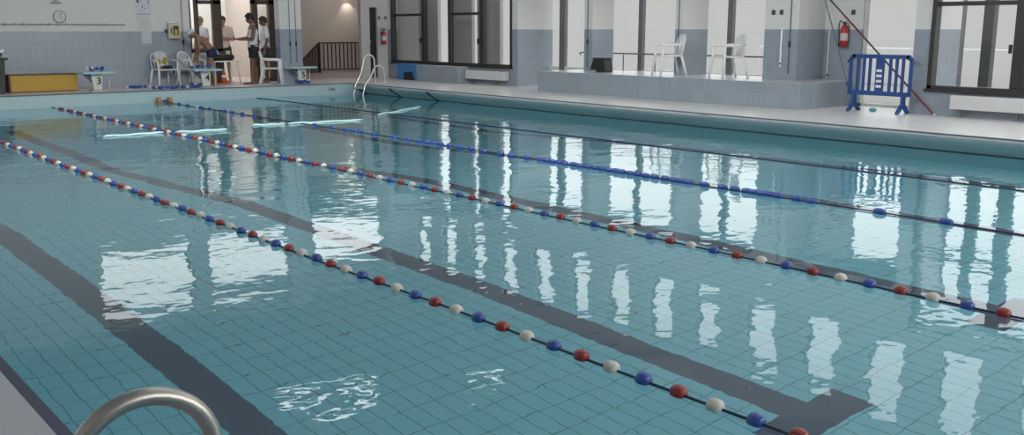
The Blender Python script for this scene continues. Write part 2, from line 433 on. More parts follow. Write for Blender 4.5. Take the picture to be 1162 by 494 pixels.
# far wall: doorway to the hall, stair recess, clerestory
DR = (9.07, 11.75, 0, 2.45); ST = (11.75, 14.36, 0, 3.3)
fc = [(6.35, 8.75, 3.75, 5.2), (9.25, 11.8, 3.75, 5.2), (12.4, 14.9, 3.5, 4.75)]
wall_grid('wall_far', M_wallfar, 'y', YF, YF+.2, [XL, 14.36]+[v for h in fc+[DR, ST] for v in h[:2] if v <= 14.4],
          [0, 2.45, 3.3, 3.5, 3.75, 4.75, 5.2, CEIL], fc+[DR, ST])
bm = B()
box(bm, 14.36, 14.66, 27.25, 27.4, 0, 3.5); box(bm, 14.66, 14.93, 27.25, 27.4, 2.08, 3.5); box(bm, 14.93, 15.6, 27.25, 27.4, 0, 3.5)
box(bm, 14.36, 15.6, 27.25, 27.4, 4.75, CEIL); box(bm, 14.9, 15.6, 27.25, 27.4, 3.5, 4.75)
struct('wall_corner', bm, M_grey)
bm = B(); box(bm, 14.66, 14.93, 27.33, 27.38, 0, 2.08); d2 = struct('door_2', bm, M_black)
bm = B(); box(bm, 14.69, 14.72, 27.29, 27.33, 1.0, 1.12); obj('door_handle', bm, M_steel, d2)
# the pier with the cords between doorway and stair recess
bm = B(); box(bm, 11.02, 11.66, 25.85, 26.12, 0, CEIL); struct('wall_pier', bm, M_wall)
# stair recess beyond
bm = B(); box(bm, 11.9, 16.85, 31.0, 31.15, 0, 3.6); struct('wall_stair', bm, M_beige)
bm = B(); box(bm, 11.75, 11.9, 27.25, 31.1, 0, 3.6); struct('wall_stair_side', bm, M_beige)
bm = B(); box(bm, 16.72, 16.85, 27.4, 31.1, 0, 3.6); struct('wall_stair_end', bm, M_grey)
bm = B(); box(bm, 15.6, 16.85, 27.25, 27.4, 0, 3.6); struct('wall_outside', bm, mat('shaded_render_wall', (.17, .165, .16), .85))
bm = B(); box(bm, 11.75, 16.8, 27.25, 31.2, 3.45, 3.6); struct('ceiling_stair', bm, M_plain)
# hall behind the doorway
bm = B(); box(bm, 8.2, 11.75, 30.9, 31.05, 0, 3.4); struct('wall_hall', bm, M_hall)
bm = B(); box(bm, 8.2, 8.35, 27.25, 31.0, 0, 3.4); struct('wall_hall_side', bm, M_hall)
bm = B(); box(bm, 8.2, 11.9, 27.25, 31.05, 3.3, 3.4); struct('ceiling_hall', bm, M_hall)
# clerestory glass
def clear_window(name, axis, c, h, fr=.04, fm=M_mull):
    bm = B()
    if axis == 'x': box(bm, c, c+.01, h[0], h[1], h[2], h[3])
    else: box(bm, h[0], h[1], c, c+.01, h[2], h[3])
    g = struct(name, bm, M_glass); bm = B()
    for a in ((h[0], h[0]+fr, h[2], h[3]), (h[1]-fr, h[1], h[2], h[3]), (h[0], h[1], h[2], h[2]+fr), (h[0], h[1], h[3]-fr, h[3])):
        if axis == 'x': box(bm, c-.03, c+.04, *a)
        else: box(bm, a[0], a[1], c-.03, c+.04, a[2], a[3])
    obj('window_frame', bm, fm, g); return g
n = 2
for h in cler: clear_window('window_%d' % n, 'x', XR+.12, h, .025); n += 1
for h in fc[:2]: clear_window('window_%d' % n, 'y', YF+.1, h); n += 1
# left wall windows
for h in wl_h: clear_window('window_%d' % n, 'x', XL-.1, h); n += 1
# the two large dark framed windows of the right wall
def big_window(nm, y0, y1, z0, z1, mulls, trans, fw_=.075):
    bm = B(); box(bm, XR+.10, XR+.11, y0, y1, z0, z1); g = struct(nm, bm, M_glass)
    bm = B()
    for a in ((y0, y0+fw_, z0, z1), (y1-fw_, y1, z0, z1), (y0, y1, z0, z0+fw_), (y0, y1, z1-fw_, z1)): box(bm, XR-.02, XR+.15, *a)
    obj('window_frame', bm, M_frame, g)
    for y, hw in mulls:
        bm = B(); box(bm, XR+.02, XR+.14, y-hw, y+hw, z0+fw_, z1-fw_); obj('mullion', bm, M_frame, g, bevel=.005)
    for a, b_ in trans:
        bm = B(); box(bm, XR+.04, XR+.13, a, b_, 1.81, 1.88); obj('transom', bm, M_frame, g)
        bm = B(); box(bm, XR-.02, XR+.03, b_-.05 if False else a+.02, a+.06, 1.05, 1.19); obj('window_handle', bm, M_black, g)
    bm = B(); box(bm, XR-.05, XR+.0, y0-.03, y1+.03, z0-.03, z0+.02); obj('window_sill', bm, M_frame, g)
    return g
big_window('window_%d' % n, WL[0], WL[1], WL[2], WL[3], [(25.13, .075), (23.86, .06), (22.42, .085)], [(25.2, 26.68), (22.5, 23.8)]); n += 1
big_window('window_%d' % n, WR[0], WR[1], WR[2], WR[3], [(8.68, .11), (7.3, .06), (5.9, .08)], [(8.78, 10.06), (5.97, 7.24)]); n += 1
# ---- outside
bm = B(); box(bm, GX+.1, 26, -3, 34, -.4, -.02); struct('terrace', bm, mat('pale_terrace', (.24, .24, .235), .8))
M_out = mat('grey_render', (.10, .10, .10), .85)
for y0, y1, lb in ((22.71, 23.73, 'nearest'), (23.97, 25.12, 'middle'), (25.62, 26.62, 'farthest')):
    bm = B(); box(bm, 16.0, 16.12, y0, y1, -.03, 3.2)
    tag(obj('outdoor_screen', bm, mat('grey_screen', (.40, .385, .375), .85), bevel=.01), lb + ' of the three grey upright screens outside the left dark framed window', 'screen', 'grey screens outside the left window')
bm = B(); box(bm, 17.0, 17.25, 10.56, 11.1, -.03, 3.2)
tag(obj('outdoor_pier', bm, mat('light_render', (.16, .16, .155), .85), bevel=.01), 'wide pale grey pier seen through the window beyond the blue barrier', 'pier')
bm = B(); box(bm, 16.95, 17.12, 9.93, 10.12, -.03, 3.2)
tag(obj('outdoor_post', bm, M_out, bevel=.01), 'narrow grey post outside the right-hand dark framed window', 'post')
for z0, z1, c, nm, lb in ((0, .95, .50, 'low_wall', 'pale low wall far outside, seen through the right-hand window'),):
    bm = B(); box(bm, 24, 24.25, 4, 20, -.03, z1); tag(obj(nm, bm, mat('pale_wall_outside', (.66, .665, .67), .8), bevel=.02), lb, 'wall')

# ------------------------------------------------------------------ hall doorway joinery (brown frames)
bm = B(); box(bm, 9.3, 9.93, 27.12, 27.13, .90, 2.10); hw_ = struct('window_%d' % n, bm, M_glass); n += 1
for nm, a in (('window_frame', [(9.07, 9.98, .82, .92), (9.26, 9.95, 2.08, 2.18), (9.24, 9.33, .9, 2.45), (9.07, 9.12, 0.8, 2.45)]), ('window_frame', [(9.72, 9.96, .0, 2.45)])):
    bm = B()
    for q in a: box(bm, q[0], q[1], 27.07, 27.2, q[2], q[3])
    obj(nm, bm, M_brown, hw_, bevel=.006)
bm = B(); box(bm, 9.07, 9.75, 27.08, 27.2, 0, .82); obj('window_apron', bm, M_offw, hw_)
bm = B(); box(bm, 10.98, 11.30, 27.12, 27.13, .06, 2.06); dr = struct('door_3', bm, M_glass)
bm = B()
for q in ((10.84, 10.94, 0, 2.45), (11.32, 11.75, 0, 2.45), (10.84, 11.6, 2.10, 2.22), (10.94, 11.0, 0, 2.1), (10.94, 11.32, 0, .08)): box(bm, q[0], q[1], 27.07, 27.2, q[2], q[3])
obj('door_frame', bm, M_brown, dr, bevel=.006)
bm = B(); tube(bm, [(11.02, 27.04, 1.0), (11.02, 27.02, 1.02), (11.12, 27.02, 1.02)], .01); obj('door_handle', bm, M_steel, dr)

# ------------------------------------------------------------------ lane ropes
def float_bm(L=.080, R=.038):
    bm = B(); h = L/2
    lathe(bm, [(.012, -h), (R*.55, -h*.98), (R*.86, -h*.72), (R, -h*.25), (R, h*.25), (R*.86, h*.72), (R*.55, h*.98), (.012, h)], (0, 0, 0), 'y', 18)
    return bm
FM = {}
for c in 'bwr':
    o = obj('float', float_bm(), M_bead[c], smooth=True); FM[c] = o.data; bpy.data.objects.remove(o)
def rope(X, label, floats, z=WZ+.012, r=.0075, y0=.05, y1=24.99, rs=None):
    t = thing('lane_rope', label, 'lane rope', (X, 0, z), 0)
    pts = [(0.004*math.sin(y*1.3), y, -.004+.003*math.sin(y*2.1)) for y in [y0+(y1-y0)*i/60 for i in range(61)]]
    bm = B(); tube(bm, pts, r, 8); obj('cord', bm, M_cord, t, smooth=True)
    for k, (y, c, s) in enumerate(floats):
        o = bpy.data.objects.new('float', FM[c]); COL.objects.link(o); o.parent = t
        o.location = (random.uniform(-.004, .004), y, random.uniform(-.003, .004)); o.scale = (1, s, 1)
        o.rotation_euler = (random.uniform(-.05, .05), random.uniform(0, 3), random.uniform(-.05, .05))
    return t
cyc = 'bwr'
f1 = [(4.43 + .2186*k, cyc[k % 3], 1) for k in range(-4, 90) if 4.43+.2186*k < 24.8]
rope(2.5, 'lane rope nearest the left edge, with red, white and blue floats', f1)
f2 = [(4.45 + .2186*k, 'rbw'[k % 3], 1) for k in range(-3, 93) if 4.45+.2186*k < 24.8]
rope(5.0, 'second lane rope from the left edge, red, white and blue floats, mid pool', f2)
# the floats of this rope have slid together in bunches
f3 = [(y_, 'b', 1.5) for y_ in [24.04, 23.51, 22.76, 22.28, 21.5, 21.06, 20.63, 20.06, 17.6, 17.0, 16.51, 16.28, 16.05, 15.6, 15.0, 14.59, 14.28, 14.09, 13.9, 13.72, 13.5, 13.24, 12.98, 12.66, 12.3, 12.07, 11.74, 11.47, 11.35, 11.23, 11.11, 11.0, 10.83, 10.71, 10.58, 10.45, 10.33, 10.21, 10.09, 9.99, 9.86, 9.73, 9.61, 9.47, 9.31, 9.16, 9.06, 8.96, 8.74, 8.49, 8.33, 8.17, 8.09, 7.99, 7.92, 7.86, 7.79, 7.56, 7.4, 6.66, 6.02]] + [(22.95, 'w', 1)]
rope(7.5, 'third lane rope with bunched all-blue floats', f3, y0=.05)
bm = B(); t4 = thing('lane_rope', 'bare dark lane rope with no floats, nearest the right edge', 'lane rope', (9.87, 0, WZ+.004))
tube(bm, [(.003*math.sin(y_*2), y_, 0) for y_ in [.1+24.85*i/50 for i in range(51)]], .011, 8); obj('cord', bm, M_cord, t4, smooth=True)

# floating foam tubes across the middle
for (xa, ya, xb, yb, lb) in ((3.95, 18.03, 4.93, 18.05, 'pale foam tube floating just left of the second lane rope'), (5.10, 17.95, 5.96, 17.85, 'pale foam tube floating just right of the second lane rope'),
                             (6.62, 18.27, 7.20, 18.15, 'short pale foam tube floating at the left of the third lane rope'), (7.25, 18.13, 8.70, 17.94, 'long pale foam tube floating on the far side of the third lane rope'),
                             (9.50, 18.66, 11.40, 19.9, 'slanting pale foam tube floating nearest the right pool edge')):
    bm = B(); nn = 14
    pts = [(xa+(xb-xa)*i/nn, ya+(yb-ya)*i/nn+.02*math.sin(i*.7), WZ+.012+.006*math.sin(i)) for i in range(nn+1)]
    tube(bm, pts, [.010]+[.019]*(nn-1)+[.010], 10)
    tag(obj('foam_tube', bm, M_foam, smooth=True), lb, 'foam tube')
# dumbbell float
t = thing('foam_dumbbell', 'small tan foam dumbbell floating against the far pool wall', 'dumbbell float', (7.47, 24.86, WZ))
M_tan = mat('tan_foam', (.50, .25, .09), .8)
for dx in (-.13, .13):
    bm = B(); lathe(bm, [(.05, -.05), (.085, -.04), (.085, .04), (.05, .05)], (dx, 0, .045), 'x', 8); obj('foam_end', bm, M_tan, t)
bm = B(); tube(bm, [(-.1, 0, .045), (.1, 0, .045)], .02); obj('handle', bm, M_bead['b'], t)

# ------------------------------------------------------------------ near hand rail (stainless arches)
def near_rail(y, parent):
    bm = B()
    pts = [(-.372, y, -.01), (-.366, y, .30), (-.348, y, .40)]
    pts += arc((-.178, y, .418), .165, PI*.98, PI*.04, 16, (1, 0, 0), (0, 0, 1))
    pts += [(-.006, y-.0, .35), (.03, y, .2), (.06, y, 0), (.07, y, -.9)]
    tube(bm, pts, .0215, 20); obj('rail', bm, M_steel, parent, smooth=True)
    bm = B(); lathe(bm, [(.05, 0), (.05, .008), (.025, .02), (.023, .02)], (-.372, y, 0), 'z'); obj('flange', bm, M_steel, parent, smooth=False)
t = thing('pool_ladder', 'stainless steel ladder hand rail arching over the left pool edge in the foreground', 'pool ladder', (0, 0, 0))
near_rail(4.20, t); near_rail(3.66, t)
for z in (-.45, -.7):
    bm = B(); box(bm, .03, .11, 3.66, 4.20, z-.015, z+.015); obj('tread', bm, M_steel, t, bevel=.005)
# far ladder
t = thing('pool_ladder', 'steel ladder with two white looking hoops at the far right corner', 'pool ladder', (0, 0, 0))
for y, top in ((24.60, .76), (24.13, .49)):
    bm = B()
    pts = [(13.16, y, 0), (13.15, y, top*.62)] + arc((12.98, y, top-.17), .165, 0, PI*.86, 10, (1, 0, 0), (0, 0, 1)) + [(12.72, y, top*.35), (12.55, y, -.02), (12.47, y, -.3), (12.47, y, -1.2)]
    tube(bm, pts, .021, 12); obj('rail', bm, M_steelfar, t, smooth=True)
    bm = B(); lathe(bm, [(.045, 0), (.045, .01), (.025, .02)], (13.16, y, 0)); obj('flange', bm, M_steelfar, t)
for z in (-.1, -.38, -.66):
    bm = B(); box(bm, 12.44, 12.52, 24.13, 24.60, z-.015, z+.015); obj('tread', bm, M_steelfar, t)

# ------------------------------------------------------------------ starting blocks
def start_block(X, num, label):
    t = thing('starting_block', label, 'starting block', (X, 25.42, 0))
    bm = B(); prism(bm, [(-.30, .40), (.40, .44), (.40, .47), (-.30, .455)], 'y', -.2, .2)
    bm2 = B()
    # top slab, rounded front lip
    prism(bm2, [(-.33, .405), (-.34, .43), (-.31, .455), (.37, .455), (.40, .43), (.37, .405)], 'y', -.22, .24); bm.free()
    obj('platform', bm2, M_cyan, t, bevel=.01)
    bm = B(); prism(bm, [(-.07, .03), (.12, .03), (.14, .405), (-.12, .405)], 'y', -.05, .06); obj('pedestal', bm, M_offw, t, bevel=.012)
    bm = B(); prism(bm, [(-.30, .405), (-.14, .405), (-.10, .2), (-.17, .29)], 'y', -.03, .05); obj('bracket', bm, mat('slate_bracket', (.10, .14, .20), .5), t, bevel=.005)
    bm = B(); box(bm, -.14, .16, -.09, .12, 0, .03); obj('base_plate', bm, M_steel, t, bevel=.005)
    bm = B(); tube(bm, [(.33, .15, .41), (.345, .15, .2), (.33, .15, .0)], .011); obj('leg', bm, M_offw, t)
    bm = B(); box(bm, -.02, .12, -.060, -.05, .12, .36); pn = obj('number_plate', bm, mat('cream_plate', (.62, .62, .50), .5), t)
    text('number', num, .21, M_black, pn, (.05, -.0615, .235), (PI/2, 0, 0), bold=.006)
    return t
start_block(6.12, '3', 'starting block numbered 3, standing right of the yellow box')
start_block(8.72, '4', 'starting block numbered 4, in front of the stooping swimmer')
start_block(11.36, '5', 'starting block numbered 5, nearest the stair railing')
def coil(loc, n_, sx, sy, label, seed, h=2, dark=False):
    rnd = random.Random(seed); t = thing('spare_lane_rope', label, 'lane rope', loc)
    pts = []
    for i in range(n_):
        a = i*1.1; rr = .35+.65*rnd.random()
        pts.append(Vector((sx*(2*i/(n_-1)-1)*.9 + .04*math.sin(a), sy*math.sin(a*1.3)*rr, .043 + (.05*rnd.random() if h > 1 else 0))))
    bm = B(); tube(bm, pts, .008, 6); obj('cord', bm, M_cord, t)
    mm = [FM['b']]*4 + [FM['w']] + ([FM['b']] if dark else [FM['b']])
    for p in pts:
        o = bpy.data.objects.new('float', rnd.choice(mm)); COL.objects.link(o); o.parent = t; o.location = p
        o.rotation_euler = (0, 0, rnd.uniform(0, 3))
    return t
coil((6.10, 25.44, .455), 9, .17, .08, 'blue lane rope floats heaped on starting block 3', 3)
coil((8.66, 25.44, .455), 12, .26, .10, 'blue and white lane rope floats heaped on starting block 4', 4)
coil((7.95, 25.28, 0), 22, .62, .10, 'blue lane rope lying along the far pool edge before the draped chair', 5, 1)
coil((8.55, 25.62, 0), 8, .10, .10, 'heap of blue lane rope floats left of starting block 4 on the deck', 6)
coil((11.30, 25.20, 0), 10, .20, .06, 'blue lane rope floats at the foot of starting block 5', 8)
coil((7.25, 26.0, 0), 8, .28, .05, 'short blue lane rope end on the deck left of the draped chair', 9, 1)

# ------------------------------------------------------------------ yellow box, dark bin
t = thing('storage_box', 'long yellow box with brown lid against the far left wall', 'box', (5.13, 26.1, 0))
bm = B(); box(bm, -.71, .72, -.2, .2, .0, .385); obj('body', bm, M_yellow, t, bevel=.006)
bm = B(); box(bm, -.74, .74, -.22, .22, .385, .41); obj('lid', bm, M_brownlid, t, bevel=.004)
bm = B(); box(bm, -.745, -.70, -.215, .2, .0, .385); obj('end_panel', bm, M_brownlid, t, bevel=.004)
bm = B(); box(bm, -.70, .71, -.205, -.19, .0, .03); obj('plinth', bm, M_brownlid, t)
t = thing('storage_bin', 'tall dark bin at the far left beside the yellow box', 'bin', (4.02, 26.0, 0))
bm = B(); prism(bm, [(-.3, 0), (.25, 0), (.30, .74), (-.3, .74)], 'y', -.25, .25); obj('body', bm, mat('dark_grey_bin', (.045, .045, .045), .6), t, bevel=.015)
bm = B(); box(bm, -.33, .36, -.28, .28, .74, .79); obj('lid', bm, M_black, t, bevel=.012)
bm = B(); ell(bm, (0, 0, .055), (.17, .10, .06)); ell(bm, (.08, .02, .09), (.10, .07, .05))
tl = thing('towel', 'crumpled dark red and white towel on top of the dark bin', 'towel', (4.14, 25.95, .79)); o = obj('cloth', bm, mat('dark_red_cloth', (.16, .03, .04), .9), tl, smooth=True)
bm = B(); obox(bm, (.04, -.10, .10), (.16, 0, .07), (0, .006, 0), (-.01, 0, .025)); obj('stripe', bm, M_white, tl, bevel=.01)

# ------------------------------------------------------------------ things on the far wall
Y = YF
t = thing('wall_clock', 'round pale wall clock above the hook rail', 'clock', (5.88, Y, 1.715))
bm = B(); lathe(bm, [(.150, 0), (.150, -.04), (.135, -.05), (.128, -.035), (.128, 0)], (0, 0, 0), 'y', 32); obj('rim', bm, mat('grey_rim', (.36, .36, .35), .4), t)
bm = B(); lathe(bm, [(.128, -.02), (.128, -.037)], (0, 0, 0), 'y', 32); fc_ = obj('dial', bm, mat('dial_grey', (.62, .62, .60), .5), t)
for a, l in ((2.2, .07), (.5, .10)):
    bm = B(); obox(bm, (math.sin(a)*l/2, -.041, math.cos(a)*l/2), (math.sin(a)*l/2, 0, math.cos(a)*l/2), (0, .002, 0), (math.cos(a)*.005, 0, -math.sin(a)*.005)); obj('hand', bm, M_dark, fc_)
t = thing('hook_rail', 'long horizontal rail of small hooks on the far left wall', 'hook rail', (0, Y, 0))
bm = B(); box(bm, 3.6, 7.42, -.025, 0, 1.515, 1.545); obj('rail', bm, mat('rail_grey', (.34, .33, .30), .6), t)
for i in range(20):
    x = 3.72+i*.19; bm = B(); tube(bm, [(x, -.02, 1.54), (x, -.06, 1.52), (x, -.075, 1.54), (x, -.07, 1.57)], .008, 6); obj('hook', bm, mat('hook_grey', (.25, .25, .23), .5), t)
def sheet(name, x0, x1, z0, z1, label, marks, base=(.62, .63, .62), yy=Y, cat='notice'):
    t = thing(name, label, cat, ((x0+x1)/2, yy, z0)); w_ = (x1-x0)/2
    bm = B(); box(bm, -w_, w_, -.008, 0, 0, z1-z0); obj('sheet', bm, mat(name+'_paper_%d' % int(base[0]*100+base[2]*10), base, .6), t)
    for (a, b_, c_, d_, col, nm) in marks:
        bm = B(); box(bm, a-w_, b_-w_, -.010, -.0075, c_, d_); obj(nm, bm, mat('ink_%d_%d' % (int(col[0]*100), int(col[1]*100)), col, .6), t)
    return t
blk = (.06, .065, .08)
sheet('wall_sign', 5.68, 5.98, 1.99, 2.18, 'small white sign with dark lettering above the wall clock', [(.06, .23, .125, .15, blk, 'text_line'), (.09, .20, .085, .105, blk, 'text_line'), (.04, .26, .035, .06, blk, 'text_line')], cat='sign')
rnd = random.Random(2)
mk = []
for i in range(17):
    a = rnd.uniform(.02, .33); c_ = rnd.uniform(.03, .36); s_ = rnd.uniform(.012, .035)
    mk.append((a, a+s_, c_, c_+s_*.9, (.05, .07, .13), 'pictogram'))
mk.append((.03, .09, .30, .355, blk, 'pictogram')); mk.append((.02, .36, .005, .015, blk, 'text_line'))
sheet('poster', 7.70, 8.09, 1.79, 2.22, 'large poster of small dark pictures at the top of the notices', mk, (.60, .63, .66), cat='poster')
sheet('notice', 7.72, 8.06, 1.40, 1.785, 'pale notice between the picture poster and the lowest sheet', [(.09, .25, .14, .17, (.5, .55, .30), 'text_line'), (.09, .22, .20, .21, (.42, .44, .44), 'text_line')], (.60, .60, .58))
sheet('notice', 7.80, 8.05, 1.06, 1.395, 'lowest pale notice on the tiles left of the first aid box', [(.04, .2, .07, .085, (.45, .50, .36), 'text_line')], (.56, .59, .62))
t = thing('first_aid_box', 'cream emergency box with dark window and yellow contents', 'first aid box', (8.60, Y, 1.18))
bm = B(); box(bm, -.15, .15, -.14, 0, 0, .40); obj('case', bm, mat('cream_case', (.55, .50, .40), .5), t, bevel=.02)
bm = B(); box(bm, -.03, .11, -.146, -.135, .09, .33); p_ = obj('window', bm, mat('dark_window', (.05, .05, .03), .2), t)
bm = B(); box(bm, .0, .08, -.150, -.144, .10, .24); obj('contents', bm, mat('yellow_pack', (.50, .40, .04), .5), p_)
bm = B(); box(bm, -.09, -.06, -.146, -.135, .12, .27); obj('vent', bm, M_dark, t)
bm = B(); ell(bm, (-.07, -.07, .42), (.08, .06, .05)); obj('top_lamp', bm, M_white, t, smooth=True)
bm = B(); ell(bm, (-.18, -.06, .2), (.035, .035, .05)); obj('side_knob', bm, M_dark, t, smooth=True)
def winder(x, y, z0, z1, zk, label, normal='y', col=None):
    t = thing('window_winder', label, 'window winder', (x, y, 0)); d = (0, -.02) if normal == 'y' else (-.02, 0)
    bm = B(); tube(bm, [(d[0], d[1], z0), (d[0], d[1], z1)], .009, 8); obj('rod', bm, col or mat('dark_rod', (.10, .11, .13), .5), t)
    bm = B(); lathe(bm, [(.012, zk-.06), (.022, zk-.05), (.022, zk+.05), (.012, zk+.06)], (d[0], d[1], 0)); obj('grip', bm, M_black, t)
    for z in (z0+.02, z1-.1):
        bm = B(); tube(bm, [(0, 0, z), (d[0], d[1], z)], .008, 6); obj('bracket', bm, M_mull, t)
winder(8.865, Y, .66, 3.2, 1.09, 'dark winding rod on the far wall beside the first aid box')
winder(11.30, 25.85, .55, 3.0, 1.05, 'left one of the two dark winding rods on the pier by the brown door')
winder(11.48, 25.85, .55, 3.0, 1.05, 'right one of the two dark winding rods on the pier by the stairs')
winder(XR, 18.36, .56, 2.6, 1.15, 'dark winding rod on the slim pier beside the black bag', 'x')
winder(XR, 15.62, .56, 2.6, 1.12, 'dark winding rod on the slim pier behind the left platform chair', 'x')
winder(XR, 12.88, .60, 2.6, 1.15, 'dark winding rod on the wide grey pier below right of the switches', 'x')
def pipe(x, y, z0, z1, label, r=.012, n_='x'):
    t = thing('wall_pipe', label, 'pipe', (x, y, 0)); d = -.025
    bm = B(); tube(bm, [(d, 0, z0), (d, 0, z1)], r, 10); obj('tube', bm, M_white, t)
    bm = B(); box(bm, -.05, 0, -.02, .02, z0+.05, z0+.08); obj('clip', bm, M_mull, t)
pipe(XR, 13.06, .72, 1.44, 'short white pipe on the tiled part of the wide grey pier', .02)
pipe(16.0, 12.60, .49, 1.42, 'white pipe in the tiled corner left of the red extinguisher', .014)
for y_, x_, lb in ((13.28, XR, 'left one of the two dark switches on the wide grey pier'), (13.10, XR, 'right one of the two dark switches on the wide grey pier'), (12.13, 16.0, 'dark switch on the wall right above the extinguisher')):
    t = thing('light_switch', lb, 'switch', (x_, y_, 1.75)); bm = B(); box(bm, -.02, 0, -.038, .038, -.045, .045); obj('plate', bm, mat('dark_switch', (.05, .05, .055), .4), t, bevel=.006)
    bm = B(); box(bm, -.026, -.018, -.012, .012, -.018, .018); obj('rocker', bm, M_mull, t)
for x_, lb in ((14.99, 'left one of the two dark switches above the corner extinguisher'), (15.22, 'right one of the two dark switches above the corner extinguisher')):
    t = thing('light_switch', lb, 'switch', (x_, 27.25, 1.78)); bm = B(); box(bm, -.03, .03, -.02, 0, -.045, .045); obj('plate', bm, mat('dark_switch', (.05, .05, .055), .4), t, bevel=.006)
    bm = B(); box(bm, -.01, .01, -.026, -.018, -.018, .018); obj('rocker', bm, M_mull, t)
# ------------------------------------------------------------------ extinguishers
def extinguisher(loc, rz, label):
    t = thing('fire_extinguisher', label, 'fire extinguisher', loc, rz)
    bm = B(); lathe(bm, [(.03, 0), (.068, .006), (.072, .03), (.072, .33), (.06, .375), (.03, .40), (.02, .42)], (0, -.09, 0), 'z', 24); cy = obj('cylinder', bm, M_red, t, smooth=True)
    bm = B(); lathe(bm, [(.0725, .12), (.0735, .12), (.0735, .26), (.0725, .26)], (0, -.09, 0), 'z', 24); obj('label_band', bm, mat('pale_label', (.60, .55, .50), .5), cy)
    bm = B(); box(bm, -.02, .02, -.11, -.07, .41, .46); obj('valve', bm, M_black, t, bevel=.004)
    bm = B(); obox(bm, (.03, -.09, .475), (.055, 0, .012), (0, .01, 0), (0, 0, .005)); obox(bm, (.03, -.09, .445), (.05, 0, -.004), (0, .01, 0), (0, 0, .005)); obj('lever', bm, M_black, t)
    bm = B(); tube(bm, [(-.02, -.09, .44), (-.09, -.10, .50), (-.12, -.10, .42), (-.105, -.10, .25), (-.10, -.10, .10)], .011, 8); hs = obj('hose', bm, M_black, t, smooth=True)
    bm = B(); lathe(bm, [(.011, .10), (.02, .03), (.02, .0)], (-.10, -.10, 0), 'z', 10); obj('nozzle', bm, M_black, hs)
    bm = B(); box(bm, -.05, .05, -.02, 0, .05, .40); obj('bracket', bm, M_mull, t)
extinguisher((16.0, 12.24, 1.10), -PI/2, 'red fire extinguisher on the tiled wall by the blue barrier')
extinguisher((15.10, 27.25, .98), 0, 'red fire extinguisher on the grey corner wall by the stairs')

# ------------------------------------------------------------------ stair railing
t = thing('stair_railing', 'brown metal railing with upright bars around the stair opening', 'railing', (14.93, 30.9, 0))
M_rail = mat('brown_railing', (.035, .025, .022), .5)
bm = B(); box(bm, 0, 1.72, -.025, .025, .97, 1.01); obj('top_rail', bm, M_rail, t)
bm = B(); box(bm, 0, 1.72, -.02, .02, .10, .13); obj('bottom_rail', bm, M_rail, t)
for i in range(12):
    x = .02+i*.152; bm = B(); box(bm, x-.014, x+.014, -.014, .014, 0 if i in (0, 11) else .1, .98); obj('bar', bm, M_rail, t)
bm = B(); obox(bm, (-.30, 0, .72), (.31, 0, .28), (0, .022, 0), (-.012, 0, .018)); obj('sloping_rail', bm, M_rail, t)
bm = B(); box(bm, -.012, .035, -.03, .03, 0, .98); obj('post', bm, M_rail, t)
for i in range(9):
    x = -.05-i*.065; zt = .95+x*.9; bm = B(); box(bm, x-.014, x+.014, -.012, .012, 0.02, zt); obj('bar', bm, M_rail, t)
# wall lamp above the stair
t = thing('wall_lamp', 'small wall lamp glowing on the beige stair wall', 'lamp', (16.1, 30.98, 2.42))
bm = B(); lathe(bm, [(.06, 0), (.07, .05), (.05, .09)], (0, -.08, 0)); obj('shade', bm, emit('warm_lamp', (1, .85, .7), 3), t)
ld = bpy.data.lights.new('wall_lamp_light', 'SPOT'); ld.energy = 14; ld.spot_size = 1.5; ld.color = (1, .88, .75); ld.shadow_soft_size = .06
lo = bpy.data.objects.new('wall_lamp_light', ld); COL.objects.link(lo); lo.location = (0, -.14, -.01); lo.rotation_euler = (.25, 0, 0); lo.parent = t

# ------------------------------------------------------------------ along the right wall
def radiator(y0, y1, label, legs, X=XR):
    t = thing('radiator', label, 'radiator', (X-.2, (y0+y1)/2, 0)); L = (y1-y0)/2
    bm = B(); box(bm, 0, .16, -L, L, .13, .36); bd = obj('casing', bm, M_offw, t, bevel=.012)
    bm = B()
    for i in range(int(L*2/.06)): box(bm, .03, .13, -L+.04+i*.06, -L+.07+i*.06, .358, .364)
    obj('grille', bm, M_mull, bd)
    for y in legs:
        bm = B(); box(bm, .05, .10, y-.02, y+.02, 0, .13); obj('leg', bm, M_mull, t)
radiator(21.2, 22.86, 'long white radiator on legs under the window left of the recess', (-.4, .6))
radiator(6.9, 9.62, 'long white radiator under the right-hand window by the pole', (.3, 1.2, -.9))
t = thing('storage_box', 'light blue plastic box with black cut-out under the left window', 'box', (14.72, 25.42, 0))
bm = B(); box(bm, 0, .36, -.52, .5, 0, .45); obj('body', bm, M_bluebox, t, bevel=.02)
bm = B(); prism(bm, [(-.42, .0), (.15, .0), (.1, .22), (-.3, .24)], 'x', -.012, .004); obj('opening', bm, M_black, t)
bm = B(); box(bm, -.01, .37, -.53, .51, .41, .455); obj('lid', bm, M_bluebox, t, bevel=.01)
bm = B(); box(bm, 14.68, XR-.002, 22.9, 24.85, 0, .44)
tag(obj('tiled_bench', bm, M_plat, bevel=.008), 'low blue-grey tiled bench between blue box and radiator', 'bench')

